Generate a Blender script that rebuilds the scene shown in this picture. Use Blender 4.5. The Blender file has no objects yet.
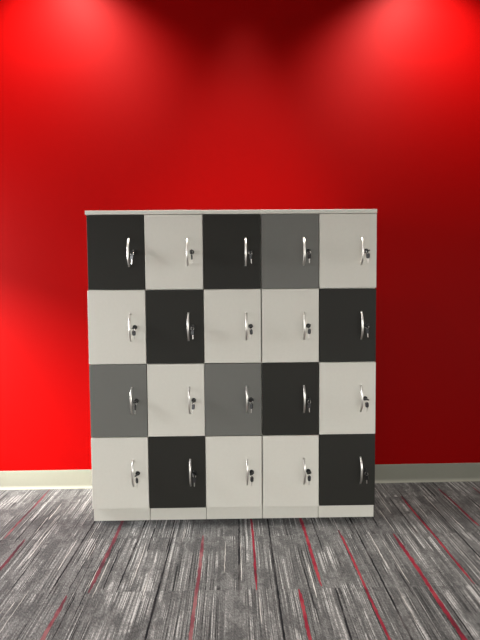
import bpy, bmesh, math, random
from mathutils import Vector, Matrix

S = bpy.context.scene
C = S.collection
R = random.Random(7)
PI = math.pi

# ------------------------------------------------------------------ helpers
def link_mesh(name, bm, mats, parent=None, loc=(0, 0, 0), smooth=False, rot=None):
    me = bpy.data.meshes.new(name)
    bmesh.ops.recalc_face_normals(bm, faces=bm.faces)
    bm.to_mesh(me); bm.free()
    if not isinstance(mats, (list, tuple)):
        mats = [mats]
    for m in mats:
        me.materials.append(m)
    if smooth:
        for p in me.polygons:
            p.use_smooth = True
    o = bpy.data.objects.new(name, me)
    C.objects.link(o)
    o.location = loc
    if rot: o.rotation_euler = rot
    if parent: o.parent = parent
    return o

def box(bm, x0, x1, y0, y1, z0, z1, bev=0.0, seg=2):
    vs = [bm.verts.new((x, y, z)) for z in (z0, z1) for y in (y0, y1) for x in (x0, x1)]
    idx = [(0, 1, 3, 2), (4, 6, 7, 5), (0, 4, 5, 1), (1, 5, 7, 3), (3, 7, 6, 2), (2, 6, 4, 0)]
    fs = [bm.faces.new([vs[i] for i in f]) for f in idx]
    if bev:
        es = list({e for f in fs for e in f.edges})
        bmesh.ops.bevel(bm, geom=es, offset=bev, segments=seg, profile=0.5, affect='EDGES')

def sweep(bm, rings, closed_ends=True):
    """rings: list of lists of points, same count; connect into a tube"""
    vr = [[bm.verts.new(p) for p in r] for r in rings]
    n = len(vr[0])
    for a, b in zip(vr, vr[1:]):
        for i in range(n):
            bm.faces.new((a[i], a[(i + 1) % n], b[(i + 1) % n], b[i]))
    if closed_ends:
        bm.faces.new(list(reversed(vr[0]))); bm.faces.new(vr[-1])

def lathe_y(bm, prof, n=24):
    """profile of (radius, y), revolved around the y axis"""
    rings = [[(r * math.cos(2 * PI * k / n), y, r * math.sin(2 * PI * k / n)) for k in range(n)] for r, y in prof]
    sweep(bm, rings)

def torus(bm, R0, r, axis='x', n=28, m=8, centre=(0, 0, 0)):
    rings = []
    for k in range(n):
        a = 2 * PI * k / n
        ring = []
        for j in range(m):
            b = 2 * PI * j / m
            d = R0 + r * math.cos(b)
            u, v, w = d * math.cos(a), d * math.sin(a), r * math.sin(b)
            p = {'x': (w, u, v), 'y': (u, w, v), 'z': (u, v, w)}[axis]
            ring.append(bm.verts.new(tuple(p[i] + centre[i] for i in range(3))))
        rings.append(ring)
    for i in range(n):
        a, b = rings[i], rings[(i + 1) % n]
        for j in range(m):
            bm.faces.new((a[j], a[(j + 1) % m], b[(j + 1) % m], b[j]))

def plate(bm, outline, hole, t, bev=0.0):
    """flat plate in the local yz plane (thickness along x) with an optional round-ish hole"""
    front = [bm.verts.new((t / 2, y, z)) for y, z in outline]
    back = [bm.verts.new((-t / 2, y, z)) for y, z in outline]
    n = len(outline)
    for i in range(n):
        bm.faces.new((front[i], front[(i + 1) % n], back[(i + 1) % n], back[i]))
    if hole:
        hf = [bm.verts.new((t / 2, y, z)) for y, z in hole]
        hb = [bm.verts.new((-t / 2, y, z)) for y, z in hole]
        for i in range(n):
            j = (i + 1) % n
            bm.faces.new((front[i], front[j], hf[j], hf[i]))
            bm.faces.new((back[j], back[i], hb[i], hb[j]))
            bm.faces.new((hf[i], hf[j], hb[j], hb[i]))
    else:
        bm.faces.new(front); bm.faces.new(list(reversed(back)))

def empty(name, loc, label=None, cat=None, group=None):
    o = bpy.data.objects.new(name, None)
    C.objects.link(o); o.location = loc; o.empty_display_size = 0.05
    if label: o['label'] = label
    if cat: o['category'] = cat
    if group: o['group'] = group
    return o

def structure(o, label=None, cat=None):
    o['kind'] = 'structure'
    if label: o['label'] = label
    if cat: o['category'] = cat
    return o

# ------------------------------------------------------------------ node helpers
def new_mat(name):
    m = bpy.data.materials.new(name); m.use_nodes = True
    nt = m.node_tree
    return m, nt, nt.nodes['Principled BSDF']

class N:
    """small arithmetic wrapper for shader nodes"""
    def __init__(s, nt): s.nt = nt
    def _in(s, sock, v):
        if isinstance(v, bpy.types.NodeSocket): s.nt.links.new(v, sock)
        elif v is not None: sock.default_value = v
    def math(s, op, a, b=None, c=None, clamp=False):
        n = s.nt.nodes.new('ShaderNodeMath'); n.operation = op; n.use_clamp = clamp
        for i, v in enumerate((a, b, c)): s._in(n.inputs[i], v)
        return n.outputs[0]
    def xyz(s, x, y, z):
        n = s.nt.nodes.new('ShaderNodeCombineXYZ')
        for i, v in enumerate((x, y, z)): s._in(n.inputs[i], v)
        return n.outputs[0]
    def sep(s, v):
        n = s.nt.nodes.new('ShaderNodeSeparateXYZ'); s._in(n.inputs[0], v); return n.outputs
    def noise(s, vec, scale, detail=2.0, rough=0.5):
        n = s.nt.nodes.new('ShaderNodeTexNoise'); s._in(n.inputs['Vector'], vec)
        n.inputs['Scale'].default_value = scale; n.inputs['Detail'].default_value = detail
        n.inputs['Roughness'].default_value = rough
        return n.outputs['Fac']
    def white(s, vec):
        n = s.nt.nodes.new('ShaderNodeTexWhiteNoise'); n.noise_dimensions = '3D'
        s._in(n.inputs['Vector'], vec); return n.outputs['Value']
    def ramp(s, f, lo, hi, a=0.0, b=1.0, smooth=True):
        n = s.nt.nodes.new('ShaderNodeMapRange'); n.interpolation_type = 'SMOOTHSTEP' if smooth else 'LINEAR'
        s._in(n.inputs[0], f); s._in(n.inputs[1], lo); s._in(n.inputs[2], hi); s._in(n.inputs[3], a); s._in(n.inputs[4], b)
        return n.outputs[0]
    def mix(s, f, a, b):
        n = s.nt.nodes.new('ShaderNodeMix'); n.data_type = 'RGBA'
        s._in(n.inputs['Factor'], f)
        s._in(n.inputs[6], a); s._in(n.inputs[7], b)
        return n.outputs[2]
    def bump(s, h, strength, dist):
        n = s.nt.nodes.new('ShaderNodeBump'); s._in(n.inputs['Height'], h)
        n.inputs['Strength'].default_value = strength; n.inputs['Distance'].default_value = dist
        return n.outputs[0]
    def obj(s):
        return s.nt.nodes.new('ShaderNodeTexCoord').outputs['Object']

def laminate(name, col, rough, spec=0.5, var=0.03):
    m, nt, b = new_mat(name); n = N(nt)
    f = n.noise(n.obj(), 60.0, 3.0)
    c0 = tuple(c * (1 - var) for c in col) + (1,); c1 = tuple(min(1, c * (1 + var)) for c in col) + (1,)
    nt.links.new(n.mix(f, c0, c1), b.inputs['Base Color'])
    b.inputs['Roughness'].default_value = rough
    b.inputs['Specular IOR Level'].default_value = spec
    fine = n.noise(n.obj(), 900.0, 2.0)
    nt.links.new(n.bump(fine, 0.05, 0.0005), b.inputs['Normal'])
    return m

def metal(name, col, rough):
    m, nt, b = new_mat(name); n = N(nt)
    x, y, z = n.sep(n.obj())
    f = n.noise(n.xyz(n.math('MULTIPLY', x, 40), n.math('MULTIPLY', y, 40), z), 30.0, 2.0)
    nt.links.new(n.ramp(f, 0.2, 0.8, rough * 0.8, rough * 1.2), b.inputs['Roughness'])
    b.inputs['Base Color'].default_value = col + (1,)
    b.inputs['Metallic'].default_value = 1.0
    return m

M_LIGHT = laminate('white_laminate', (0.66, 0.645, 0.58), 0.45, 0.3)
M_DARK = laminate('charcoal_laminate', (0.024, 0.0235, 0.020), 0.5, 0.15, 0.06)
M_GREY = laminate('grey_laminate', (0.150, 0.151, 0.138), 0.5, 0.25)
M_NICKEL = metal('brushed_nickel', (0.74, 0.72, 0.68), 0.36)
M_STEEL = metal('key_steel', (0.62, 0.60, 0.56), 0.3)
M_BLACK = laminate('black_plastic', (0.009, 0.009, 0.009), 0.45, 0.35, 0.1)
M_LOCK = metal('black_lock_metal', (0.035, 0.035, 0.034), 0.35)
M_BASE = laminate('vinyl_base', (0.135, 0.135, 0.109), 0.5, 0.4)

# red wall paint, eggshell sheen with a fine roller texture
M_RED, nt, b = new_mat('red_paint'); n = N(nt)
f = n.noise(n.obj(), 1.3, 3.0)
nt.links.new(n.mix(f, (0.160, 0.0, 0.0, 1), (0.170, 0.0001, 0.0001, 1)), b.inputs['Base Color'])
b.inputs['Roughness'].default_value = 0.5
b.inputs['Specular IOR Level'].default_value = 0.036
nt.links.new(n.bump(n.noise(n.obj(), 260.0, 2.0), 0.08, 0.001), b.inputs['Normal'])

M_WHITE = laminate('white_paint', (0.6, 0.6, 0.58), 0.7, 0.3)
M_CEIL = laminate('ceiling_paint', (0.25, 0.25, 0.245), 0.9, 0.1)

# ------------------------------------------------------------------ carpet
M_CARPET, nt, b = new_mat('carpet'); n = N(nt)
x, y, z = n.sep(n.obj())
TW, TL = 0.5, 0.477
col = n.math('FLOOR', n.math('DIVIDE', n.math('ADD', x, 0.82), TW))
odd = n.math('MODULO', n.math('ADD', col, 20.0), 2.0)
row = n.math('FLOOR', n.math('DIVIDE', n.math('ADD', n.math('ADD', y, 0.655), n.math('MULTIPLY', odd, 0.0)), TL))
tid = n.xyz(col, row, 3.7)
tr = n.white(tid)
off = n.math('MULTIPLY', n.white(n.xyz(col, 8.1, 1.3)), 37.0)
xs = n.math('ADD', x, off)
ys = n.math('ADD', y, n.math('MULTIPLY', tr, 11.0))
# gentle waviness of the yarn lines
wob = n.math('MULTIPLY', n.math('SUBTRACT', n.noise(n.xyz(n.math('MULTIPLY', xs, 6.0), n.math('MULTIPLY', ys, 4.0), 1.0), 1.0, 1.0), 0.5), 0.006)
xw = n.math('ADD', xs, wob)
# yarn lines: discrete 4 mm yarns, each broken along its length
yarn = n.math('FLOOR', n.math('DIVIDE', xw, 0.0040))
yr = n.white(n.xyz(yarn, 1.0, 2.0))
seg = n.noise(n.xyz(n.math('MULTIPLY', yarn, 7.31), n.math('MULTIPLY', ys, 2.3), 0.0), 1.0, 1.0)
yarn2 = n.math('FLOOR', n.math('DIVIDE', xw, 0.0170))
yr2 = n.white(n.xyz(yarn2, 5.0, 2.0))
broad = n.noise(n.xyz(n.math('MULTIPLY', xw, 24.0), n.math('MULTIPLY', ys, 1.3), 9.0), 1.0, 1.0)
# blotches: where the lines fade into a plain heathered field
blot = n.noise(n.xyz(n.math('MULTIPLY', xs, 8.0), n.math('MULTIPLY', ys, 3.6), 2.0), 1.0, 4.0, 0.66)
mask = n.ramp(blot, 0.42, 0.58)
# heather: slanted loops
hea = n.noise(n.xyz(n.math('MULTIPLY', n.math('ADD', xs, n.math('MULTIPLY', ys, 0.55)), 150.0), n.math('MULTIPLY', n.math('SUBTRACT', ys, n.math('MULTIPLY', xs, 0.5)), 60.0), 0.0), 1.0, 2.0, 0.6)
pile = n.noise(n.obj(), 210.0, 3.0, 0.75)
blot2 = n.noise(n.xyz(n.math('MULTIPLY', xs, 11.0), n.math('MULTIPLY', ys, 6.0), 5.0), 1.0, 3.0, 0.65)
field = n.math('ADD', n.math('MULTIPLY', n.ramp(blot2, 0.44, 0.56), 0.19), 0.33)
field = n.math('ADD', field, n.math('MULTIPLY', n.math('SUBTRACT', broad, 0.5), 0.20))
field = n.math('ADD', field, n.math('MULTIPLY', n.math('SUBTRACT', yr, 0.5), 0.10))
lines = n.math('ADD', n.math('MULTIPLY', n.ramp(seg, 0.32, 0.68), 0.48), n.math('MULTIPLY', n.math('SUBTRACT', yr, 0.5), 0.46))
lines = n.math('ADD', lines, n.math('MULTIPLY', n.math('SUBTRACT', yr2, 0.5), 0.36))
lines = n.math('ADD', lines, n.math('MULTIPLY', n.math('SUBTRACT', broad, 0.5), 0.48))
lines = n.math('ADD', lines, 0.24)
val = n.math('ADD', n.math('MULTIPLY', lines, mask), n.math('MULTIPLY', field, n.math('SUBTRACT', 1.0, mask)))
val = n.math('ADD', val, n.math('MULTIPLY', n.math('SUBTRACT', hea, 0.5), 0.80))
val = n.math('ADD', val, n.math('MULTIPLY', n.math('SUBTRACT', pile, 0.5), 0.75))
val = n.math('ADD', val, n.math('MULTIPLY', n.math('SUBTRACT', tr, 0.5), 0.03), clamp=True)
rp = nt.nodes.new('ShaderNodeValToRGB'); nt.links.new(val, rp.inputs[0])
cr = rp.color_ramp
cr.elements[0].position = 0.0; cr.elements[0].color = (0.012, 0.0118, 0.012, 1)
cr.elements[1].position = 1.0; cr.elements[1].color = (0.255, 0.252, 0.248, 1)
e = cr.elements.new(0.40); e.color = (0.054, 0.0536, 0.0535, 1)
e = cr.elements.new(0.68); e.color = (0.105, 0.1035, 0.102, 1)
nt.links.new(rp.outputs[0], b.inputs['Base Color'])
b.inputs['Roughness'].default_value = 0.95
b.inputs['Specular IOR Level'].default_value = 0.08
nt.links.new(n.bump(n.math('ADD', n.math('MULTIPLY', pile, 0.6), val), 0.5, 0.002), b.inputs['Normal'])
CARPET_OUT = rp

def yarn_mat(name, c0, c1, c2):
    m, nt, b = new_mat(name); n = N(nt)
    x, y, z = n.sep(n.obj())
    f = n.noise(n.xyz(n.math('MULTIPLY', x, 220.0), n.math('MULTIPLY', y, 18.0), 0.0), 1.0, 3.0, 0.7)
    p = n.noise(n.obj(), 420.0, 2.0, 0.7)
    g = n.noise(n.xyz(n.math('MULTIPLY', x, 9.0), n.math('MULTIPLY', y, 5.0), 3.0), 1.0, 2.0, 0.6)
    v = n.math('ADD', n.math('MULTIPLY', f, 0.35), n.math('MULTIPLY', p, 0.25))
    v = n.math('ADD', v, n.math('MULTIPLY', n.ramp(g, 0.3, 0.7), 0.40))
    a = n.mix(n.ramp(v, 0.3, 0.52), c0 + (1,), c1 + (1,))
    nt.links.new(n.mix(n.ramp(v, 0.52, 0.72), a, c2 + (1,)), b.inputs['Base Color'])
    b.inputs['Roughness'].default_value = 0.95
    b.inputs['Specular IOR Level'].default_value = 0.08
    nt.links.new(n.bump(p, 0.5, 0.002), b.inputs['Normal'])
    return m
M_YRED = yarn_mat('red_yarn', (0.040, 0.007, 0.011), (0.11, 0.009, 0.017), (0.16, 0.024, 0.030))
M_YMAR = yarn_mat('maroon_yarn', (0.035, 0.014, 0.018), (0.080, 0.020, 0.026), (0.13, 0.055, 0.058))
M_YBLK = yarn_mat('black_yarn', (0.006, 0.006, 0.007), (0.012, 0.011, 0.012), (0.045, 0.042, 0.042))
M_YLGT = yarn_mat('pale_yarn', (0.13, 0.125, 0.12), (0.22, 0.21, 0.20), (0.34, 0.33, 0.315))

bm = bmesh.new()
X0, X1, Y0, Y1 = -3.22, 3.6, -6.5, 0.62
vs = [bm.verts.new(p) for p in ((X0, Y0, 0), (X1, Y0, 0), (X1, Y1, 0), (X0, Y1, 0))]
bm.faces.new(vs)
vb = [bm.verts.new((p.co.x, p.co.y, -0.05)) for p in vs]
bm.faces.new(list(reversed(vb)))
for i in range(4):
    bm.faces.new((vs[i], vb[i], vb[(i + 1) % 4], vs[(i + 1) % 4]))
def stripe(xa, ya, xb, yb, w, mi, lift=0.0006):
    k = max(6, int(abs(ya - yb) / 0.02))
    prev = None
    for i in range(k + 1):
        t = i / k
        cx = xa + (xb - xa) * t + R.uniform(-0.0012, 0.0012) + (0.0016 if mi < 3 else 0.0005) * math.sin(ya * 9 + t * 9)
        cy = ya + (yb - ya) * t
        ww = w * R.uniform(0.72, 1.1) / 2 * min(1.0, 0.35 + 6 * min(t, 1 - t))
        a = bm.verts.new((cx - ww, cy, lift)); c = bm.verts.new((cx + ww, cy, lift))
        if prev:
            f = bm.faces.new((prev[0], prev[1], c, a)); f.material_index = mi
        prev = (a, c)
RED = [  # x, y far, y near, width, maroon?
    (-1.256, 0.475, -0.19, 0.014, 2), (-1.137, -0.20, -0.66, 0.018, 2), (-0.655, 0.29, -0.675, 0.019, 2),
    (-0.744, -0.69, -1.16, 0.017, 2), (-0.171, -0.187, -1.16, 0.017, 2), (0.100, 0.29, -0.675, 0.013, 1),
    (1.085, 0.279, -0.66, 0.013, 1), (1.378, 0.385, -0.13, 0.014, 1), (0.874, -0.20, -1.16, 0.020, 1),
    (0.582, -0.15, -1.16, 0.013, 1), (0.389, 0.28, -0.656, 0.018, 1), (0.284, -0.675, -1.16, 0.016, 1),
    (1.62, 0.40, -0.66, 0.014, 1), (1.99, 0.2, -0.66, 0.014, 1), (1.40, -0.67, -1.63, 0.015, 1),
    (-1.75, 0.3, -0.66, 0.014, 2), (-1.42, -0.67, -1.63, 0.016, 2), (-2.2, 0.28, -0.2, 0.014, 2),
    (-0.25, -1.16, -2.1, 0.016, 2), (0.33, -1.63, -2.6, 0.015, 1), (0.95, -1.16, -2.1, 0.016, 1), (-0.9, -1.63, -2.6, 0.016, 2),
]
for (sx, ya, yb, w, mi) in RED:
    stripe(sx * 1.005, ya * 1.0165 + 0.0265, sx * 1.005 + R.uniform(-0.006, 0.006), yb * 1.0165 + 0.0265, w, mi)
BLK = [(-0.817, 0.2, -0.70), (-0.34, -0.06, -1.16), (0.197, 0.2, -1.16), (0.686, 0.3, -1.16), (0.452, -0.656, -1.16),
       (1.235, 0.2, -0.9), (1.52, 0.3, -0.6), (-1.33, -0.2, -1.16), (-0.02, -1.16, -2.0), (1.17, -0.66, -1.6), (0.03, 0.2, -0.67),
       (-0.52, 0.1, -0.66)]
for (sx, ya, yb) in BLK:
    stripe(sx, ya, sx - 0.012, yb, 0.009, 3, 0.0005)
for k in range(34):
    sx = R.uniform(-1.9, 1.9); ya = R.choice((0.45, 0.28, 0.1, -0.2, -0.4, -0.67)) + R.uniform(-0.08, 0.05); L = R.uniform(0.2, 0.5)
    stripe(sx, ya, sx + R.uniform(-0.004, 0.004), ya - L, R.uniform(0.004, 0.008), 3, 0.0003)
for k in range(60):
    sx = R.uniform(-1.9, 1.9); ya = R.choice((0.45, 0.28, 0.1, -0.2, -0.4, -0.67)) + R.uniform(-0.08, 0.05); L = R.uniform(0.15, 0.48)
    stripe(sx, ya, sx + R.uniform(-0.004, 0.004), ya - L, R.uniform(0.003, 0.0055), 4, 0.0004)
floor = link_mesh('floor', bm, [M_CARPET, M_YRED, M_YMAR, M_YBLK, M_YLGT])
structure(floor, 'grey streaked carpet tiles with red and maroon stripes', 'floor')

# ------------------------------------------------------------------ room shell
WROT = 0.0097
CEIL = 3.80
bm = bmesh.new(); box(bm, -3.32, 3.75, 0.0, 0.12, -0.05, CEIL)
structure(link_mesh('wall_back', bm, M_RED, loc=(0, 0.531, 0), rot=(0, 0, WROT)), 'bright red painted wall behind the lockers', 'wall')

bm = bmesh.new()   # coved vinyl base: flat strip with a toe that curls onto the carpet
prof = [(0.0, 0.127), (-0.0025, 0.127), (-0.0032, 0.125), (-0.0032, 0.022), (-0.0045, 0.013), (-0.008, 0.0065),
        (-0.014, 0.003), (-0.0155, 0.0015), (-0.0155, 0.0), (0.0, 0.0)]
sweep(bm, [[(xx, py, pz) for py, pz in prof] for xx in (-3.18, 3.5)])
structure(link_mesh('baseboard_back', bm, M_BASE, loc=(0, 0.5305, 0.0008), rot=(0, 0, WROT)), 'pale vinyl baseboard along the foot of the red wall', 'baseboard')

WY0, WY1, WZ0, WZ1 = -0.90, 0.36, 0.95, 2.30     # window opening in the left wall
bm = bmesh.new()
box(bm, -3.32, -3.2, Y0, WY0, -0.05, CEIL); box(bm, -3.32, -3.2, WY1, 0.60, -0.05, CEIL)
box(bm, -3.32, -3.2, WY0, WY1, -0.05, WZ0); box(bm, -3.32, -3.2, WY0, WY1, WZ1, CEIL)
structure(link_mesh('wall_left', bm, M_WHITE), 'white side wall with a window', 'wall')
bm = bmesh.new()
fr = 0.05
box(bm, -3.30, -3.22, WY0, WY0 + fr, WZ0, WZ1); box(bm, -3.30, -3.22, WY1 - fr, WY1, WZ0, WZ1)
box(bm, -3.30, -3.22, WY0 + fr, WY1 - fr, WZ0, WZ0 + fr); box(bm, -3.30, -3.22, WY0 + fr, WY1 - fr, WZ1 - fr, WZ1)
box(bm, -3.29, -3.23, -0.325, -0.275, WZ0 + fr, WZ1 - fr)
structure(link_mesh('window_1', bm, M_WHITE), 'white framed window in the side wall', 'window')
bm = bmesh.new(); box(bm, 3.5, 3.62, -1.6, 0.60, -0.05, CEIL); box(bm, 3.5, 3.62, Y0, -1.6, 2.1, CEIL)  # opening and added header shape the sky fill on the doors
structure(link_mesh('wall_right', bm, M_WHITE), 'white side wall on the right', 'wall')
bm = bmesh.new(); box(bm, -3.32, 3.75, -6.5, 0.70, CEIL, CEIL + 0.1)
structure(link_mesh('ceiling', bm, M_CEIL), 'plain ceiling above the lockers', 'ceiling')

# open side behind the viewer: unseen header added to keep sky light off upper doors
bm = bmesh.new(); box(bm, -3.2, 3.5, -6.5, -6.38, 2.1, CEIL)
structure(link_mesh('shade_header', bm, M_WHITE), 'added white header over the open side, shading the upper doors', 'wall')

# ------------------------------------------------------------------ lockers
TWID, PL, DH, TOPZ = 0.33082, 0.0809, 0.425, 1.8034
DEPTH = 0.44
HX, LX = 0.243 - TWID / 2, 0.2680 - TWID / 2          # handle and lock offsets from a column's centre
GRID = ['DLDGL', 'LDLLD', 'GLGDL', 'LDLLD']
MATS = {'D': M_DARK, 'L': M_LIGHT, 'G': M_GREY}
WORD = {'D': 'charcoal', 'L': 'white', 'G': 'grey'}

def handle_mesh():
    bm = bmesh.new()
    H, P, k = 0.077, 0.030, 26
    rings = []
    for i in range(k + 1):
        t = -1 + 2 * i / k
        zz = t * H
        yy = -P * (1 - abs(t) ** 2.6)
        dz, dy = H, P * 2.6 * abs(t) ** 1.6 * (1 if t > 0 else -1)
        l = math.hypot(dz, dy); nz, ny = -dy / l, dz / l      # in-plane normal
        w = 0.0050 + 0.0008 * (1 - t * t)                     # half width of the band
        th = 0.0028 + 0.0004 * (1 - t * t)
        ring = []
        for j in range(12):
            a = 2 * PI * j / 12
            ca, sa = math.cos(a), math.sin(a)
            u = w * abs(ca) ** 0.45 * (1 if ca > 0 else -1)
            v = th * abs(sa) ** 0.6 * (1 if sa > 0 else -1)
            ring.append((u, yy - 0.0012 + v * ny, zz + v * nz))
        rings.append(ring)
    sweep(bm, rings)
    for s in (-1, 1):    # little feet on the door
        box(bm, -0.0048, 0.0048, -0.0030, 0.0, s * H - 0.0042, s * H + 0.0042, 0.0012, 2)
    return bm

def lock_mesh():
    bm = bmesh.new()
    lathe_y(bm, [(0.0128, 0.0), (0.0135, -0.0015), (0.0131, -0.0055), (0.0116, -0.0078), (0.0096, -0.0082)], 28)
    return bm
def lock_core_mesh():
    bm = bmesh.new()
    lathe_y(bm, [(0.0090, -0.0078), (0.0090, -0.0092), (0.0080, -0.0098)], 24)
    box(bm, -0.0009, 0.0009, -0.0098, -0.0090, -0.0045, 0.0045)
    return bm

def rrect(cx, cz, w, h, r, n=24):
    pts = []
    for k in range(n):
        a = 2 * PI * k / n
        c, s = math.cos(a), math.sin(a)
        pts.append((cx + w / 2 * abs(c) ** r * (1 if c > 0 else -1), cz + h / 2 * abs(s) ** r * (1 if s > 0 else -1)))
    return pts

proto_handle = proto_lock = proto_core = None
lockers = []
DOORS = {}
for c in range(5):
    cx = (c - 2) * TWID
    words = [WORD[GRID[r][c]] for r in range(4)]
    place = ['leftmost', 'second from left', 'middle', 'second from right', 'rightmost'][c]
    t = empty('locker', (cx, 0, 0),
              '%s white locker tower on the carpet, its doors %s, %s, %s, %s downwards' % ((place,) + tuple(words)),
              'locker', 'white locker towers in the row')
    hw = TWID / 2 - 0.0004
    rv = 0.0004
    bm = bmesh.new()
    yb, yf = DEPTH, 0.0340
    box(bm, -hw, -hw + 0.016, yf, yb, PL - 0.0034, TOPZ - 0.022)
    box(bm, hw - 0.016, hw, yf, yb, PL - 0.0034, TOPZ - 0.022)
    box(bm, -hw + 0.016, hw - 0.016, yb - 0.008, yb, PL - 0.0034, TOPZ - 0.022)
    for k in range(5):
        zc = PL + k * DH
        zlo, zhi = (zc - 0.0034, zc + 0.014) if k == 0 else ((zc - 0.016, zc) if k == 4 else (zc - 0.008, zc + 0.008))
        box(bm, -hw + 0.016, hw - 0.016, yf, yb - 0.008, zlo, zhi)
    link_mesh('cabinet_body', bm, M_LIGHT, t)
    bm = bmesh.new(); box(bm, -hw, hw, -0.0015 - 0.001 * (c % 2), yb, TOPZ - 0.0219, TOPZ + (0, .0006, -.0004, 0, .0005)[c], 0.0012)
    link_mesh('top_panel', bm, M_LIGHT, t)
    bm = bmesh.new(); box(bm, -hw + 0.0012, hw - 0.0012, 0.026, yb - 0.02, 0.0008, PL - 0.0036, 0.0008)
    link_mesh('plinth', bm, M_LIGHT, t)
    for r in range(4):
        zt = PL + (4 - r) * DH; zb = zt - DH
        l, rr = -hw + 0.0017, hw - 0.0017
        if c == 0 and r in (0,): l = -hw + 0.0075
        if c == 2: rr = hw - 0.0042
        if c == 3: l = -hw + 0.0025
        if c == 0 and r == 3: zb += 0.002
        g = 0.0022
        bm = bmesh.new(); box(bm, l, rr, 0.0, 0.0180, zb + g, zt - g, 0.0011, 2)
        # a tiny misalignment of each hung door
        d = link_mesh('door', bm, MATS[GRID[r][c]], t)
        d['label'] = '%s door, %s of its locker' % (WORD[GRID[r][c]], ['top', 'second', 'third', 'bottom'][r])
        zc = (zt + zb) / 2 - 0.0005
        if proto_handle is None:
            proto_handle = h = link_mesh('handle', handle_mesh(), M_NICKEL, d, smooth=True)
            proto_lock = k_ = link_mesh('lock', lock_mesh(), M_LOCK, d, smooth=True)
            proto_core = q = None
            h['label'] = 'brushed nickel bow handle'
            k_['label'] = 'round black cam lock'
            lc = lock_core_mesh(); me = bpy.data.meshes.new('lock_core'); lc.to_mesh(me); lc.free()
        else:
            h = proto_handle.copy(); C.objects.link(h); h.parent = d
            k_ = proto_lock.copy(); C.objects.link(k_); k_.parent = d
        h.location = (HX, 0, zc); k_.location = (LX, 0, zc)
        DOORS[(r, c)] = (cx + LX, zc)
    lockers.append(t)

# ------------------------------------------------------------------ keys: one in each lock, a second one hanging from its ring
def key_head(tilt=0):
    """black plastic bow of the inserted key, reaching out along -y, in the local yz plane"""
    bm = bmesh.new()
    plate(bm, rrect(-0.0295, 0.0, 0.026, 0.027, 0.75), rrect(-0.0375, 0.0, 0.0050, 0.0075, 1.0), 0.0060)
    box(bm, -0.0028, 0.0028, -0.0195, -0.0125, -0.0060, 0.0060, 0.0006, 1)
    return bm
def key_blade():
    bm = bmesh.new(); box(bm, -0.0009, 0.0009, -0.0145, 0.010, -0.0032, 0.0032)
    return bm
def ring():
    bm = bmesh.new(); torus(bm, 0.0090, 0.0009, 'y'); return bm
def spare_head():
    bm = bmesh.new()
    plate(bm, rrect(0.0, -0.015, 0.021, 0.031, 0.7), rrect(0.0, -0.0040, 0.0075, 0.0050, 1.0), 0.0060)
    return bm
def spare_blade():
    bm = bmesh.new()
    ol = [(-0.0026, 0.0), (0.0026, 0.0)]
    pts = [(-0.0030, -0.030), (0.0026, -0.030), (0.0026, -0.036), (0.0014, -0.038), (0.0026, -0.0405), (0.0012, -0.0440),
           (0.0024, -0.047), (0.0016, -0.051), (0.0, -0.055), (-0.0026, -0.052)]
    plate(bm, pts, None, 0.0018)
    return bm
TILT = {  # turn of the inserted key's bow, swing of the hanging key (x), and its twist, per door
    (0, 0): (35, 8, 30), (0, 1): (5, -4, 75), (0, 2): (80, -6, 60), (0, 3): (62, 0, 20), (0, 4): (85, -3, 40),
    (1, 0): (66, -2, 20), (1, 1): (15, -3, 35), (1, 2): (80, -4, 55), (1, 3): (40, 2, 60), (1, 4): (55, -6, 50),
    (2, 0): (70, 3, 65), (2, 1): (30, 8, 50), (2, 2): (75, 3, 50), (2, 3): (25, 0, 45), (2, 4): (100, 0, 55),
    (3, 0): (55, -2, 50), (3, 1): (120, 3, 35), (3, 2): (60, 4, 40), (3, 3): (80, 5, 50), (3, 4): (20, -8, 30)}
ROWW = ['top', 'second-row', 'third-row', 'bottom']
COLW = ['leftmost locker tower', 'second tower from left', 'middle locker tower', 'second tower from right', 'rightmost locker tower']
protos = None
for r in range(4):
    for c in range(5):
        kx, kz = DOORS[(r, c)]
        a, sw, tw = TILT[(r, c)]
        k = empty('key', (kx, 0, kz),
                  'black-headed key in lock of the %s %s door, %s' % (ROWW[r], WORD[GRID[r][c]], COLW[c]),
                  'key', 'keys left in the locker locks')
        if protos is None:
            ph = link_mesh('key_head', key_head(), M_BLACK, k); ph['label'] = 'black plastic key head'
            pb = link_mesh('key_blade', key_blade(), M_STEEL, k)
            pr = link_mesh('key_ring', ring(), M_STEEL, k, smooth=True)
            ps = link_mesh('spare_key_head', spare_head(), M_BLACK, k); ps['label'] = 'black plastic head of the hanging spare key'
            pq = link_mesh('spare_key_blade', spare_blade(), M_STEEL, k)
            parts = protos = (ph, pb, pr, ps, pq)
        else:
            parts = []
            for p in protos:
                q = p.copy(); C.objects.link(q); q.parent = k; parts.append(q)
        ph, pb, pr, ps, pq = parts
        ra = math.radians(a - 90)
        ph.rotation_euler = (0, ra + PI / 2, 0); pb.rotation_euler = (0, 0, 0)
        pb.rotation_euler = (0, ra + PI / 2, 0)
        pr.location = (0.0, -0.0375, -0.0090); pr.rotation_euler = (0.0, 0, math.radians(tw - 60))
        for s_ in (ps, pq):
            s_.location = (0.0005, -0.0375, -0.0145)
            s_.rotation_euler = (0.0, math.radians(sw), math.radians(90 - tw))

# ------------------------------------------------------------------ lights
w = bpy.data.worlds.new('World'); S.world = w; w.use_nodes = True
bg = w.node_tree.nodes['Background']
# bright overcast sky above the horizon, duller ground below it
wn = N(w.node_tree)
dx, dy, dz = wn.sep(w.node_tree.nodes.new('ShaderNodeTexCoord').outputs['Generated'])
w.node_tree.links.new(wn.mix(wn.ramp(dz, -0.02, 0.02), (0.40, 0.385, 0.36, 1), (1.0, 0.99, 0.955, 1)), bg.inputs[0])
bg.inputs[1].default_value = 4.2

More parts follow.
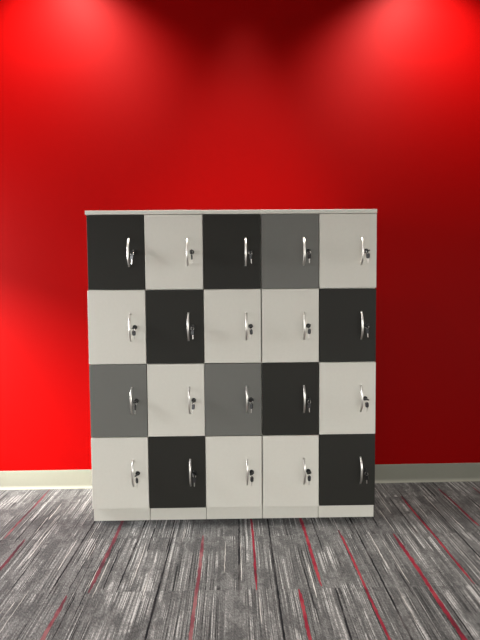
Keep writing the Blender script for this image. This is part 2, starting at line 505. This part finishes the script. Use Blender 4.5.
def lamp(name, kind, loc, target, energy, color, **kw):
    l = bpy.data.lights.new(name, kind); l.energy = energy; l.color = color
    for a, v in kw.items(): setattr(l, a, v)
    o = bpy.data.objects.new(name, l); C.objects.link(o); o.location = loc
    o.rotation_euler = (Vector(target) - Vector(loc)).to_track_quat('-Z', 'Y').to_euler()
    return o
lamp('wall_spot', 'SPOT', (0.09, 0.18, 3.76), (0.09, 0.18, 0.0), 360, (1.0, 0.93, 0.84),  # added fill for the wall's centre; only the side pair are room downlights
     spot_size=math.radians(54), spot_blend=1.0, shadow_soft_size=0.14)
for lx in (-1.12, 1.30):
    lamp('wall_spot', 'SPOT', (lx, 0.06, 3.76), (lx, 0.06, 0.0), 460, (1.0, 0.93, 0.84),
         spot_size=math.radians(112), spot_blend=0.75, shadow_soft_size=0.04)
MUL = -0.30     # mullion; daylight split into a compact lamp for handle shadows, another brightening the wall
lamp('window_daylight', 'AREA', (-3.19, -0.62, 1.92), (0.0, -0.62, 1.3), 60, (0.96, 0.98, 1.0), shape='RECTANGLE', size=0.42, size_y=0.6)
lamp('window_daylight', 'AREA', (-3.19, 0.03, 1.45), (0.0, 0.03, 1.2), 160, (0.96, 0.98, 1.0), shape='RECTANGLE', size=0.52, size_y=0.9)
sun = lamp('sun', 'SUN', (-6, -2, 5), (-5.2, -1.55, 4.5), 48.0, (1.0, 0.95, 0.86), angle=math.radians(17))

# ------------------------------------------------------------------ camera
cam = bpy.data.cameras.new('Camera'); co = bpy.data.objects.new('Camera', cam); C.objects.link(co)
yaw, pit, rol = 0.016169, -0.054038, -0.007997
cy_, sy_ = math.cos(yaw), math.sin(yaw)
fw = Vector((sy_ * math.cos(pit), cy_ * math.cos(pit), math.sin(pit)))
rt = Vector((cy_, -sy_, 0)); up = rt.cross(fw)
r2 = rt * math.cos(rol) + up * math.sin(rol); u2 = up * math.cos(rol) - rt * math.sin(rol)
mt = Matrix((r2, u2, -fw)).transposed().to_4x4()
mt.translation = Vector((-0.00277, -2.74565, 1.32798))
co.matrix_world = mt
cam.sensor_fit = 'VERTICAL'; cam.sensor_height = 32.0; cam.lens = 480 / 640 * 32.0
cam.clip_start = 0.05
S.camera = co
S.view_settings.view_transform = 'Standard'
S.view_settings.look = 'None'
S.view_settings.exposure = 0.0
S.view_settings.gamma = 1.0
S.view_settings.use_curve_mapping = False
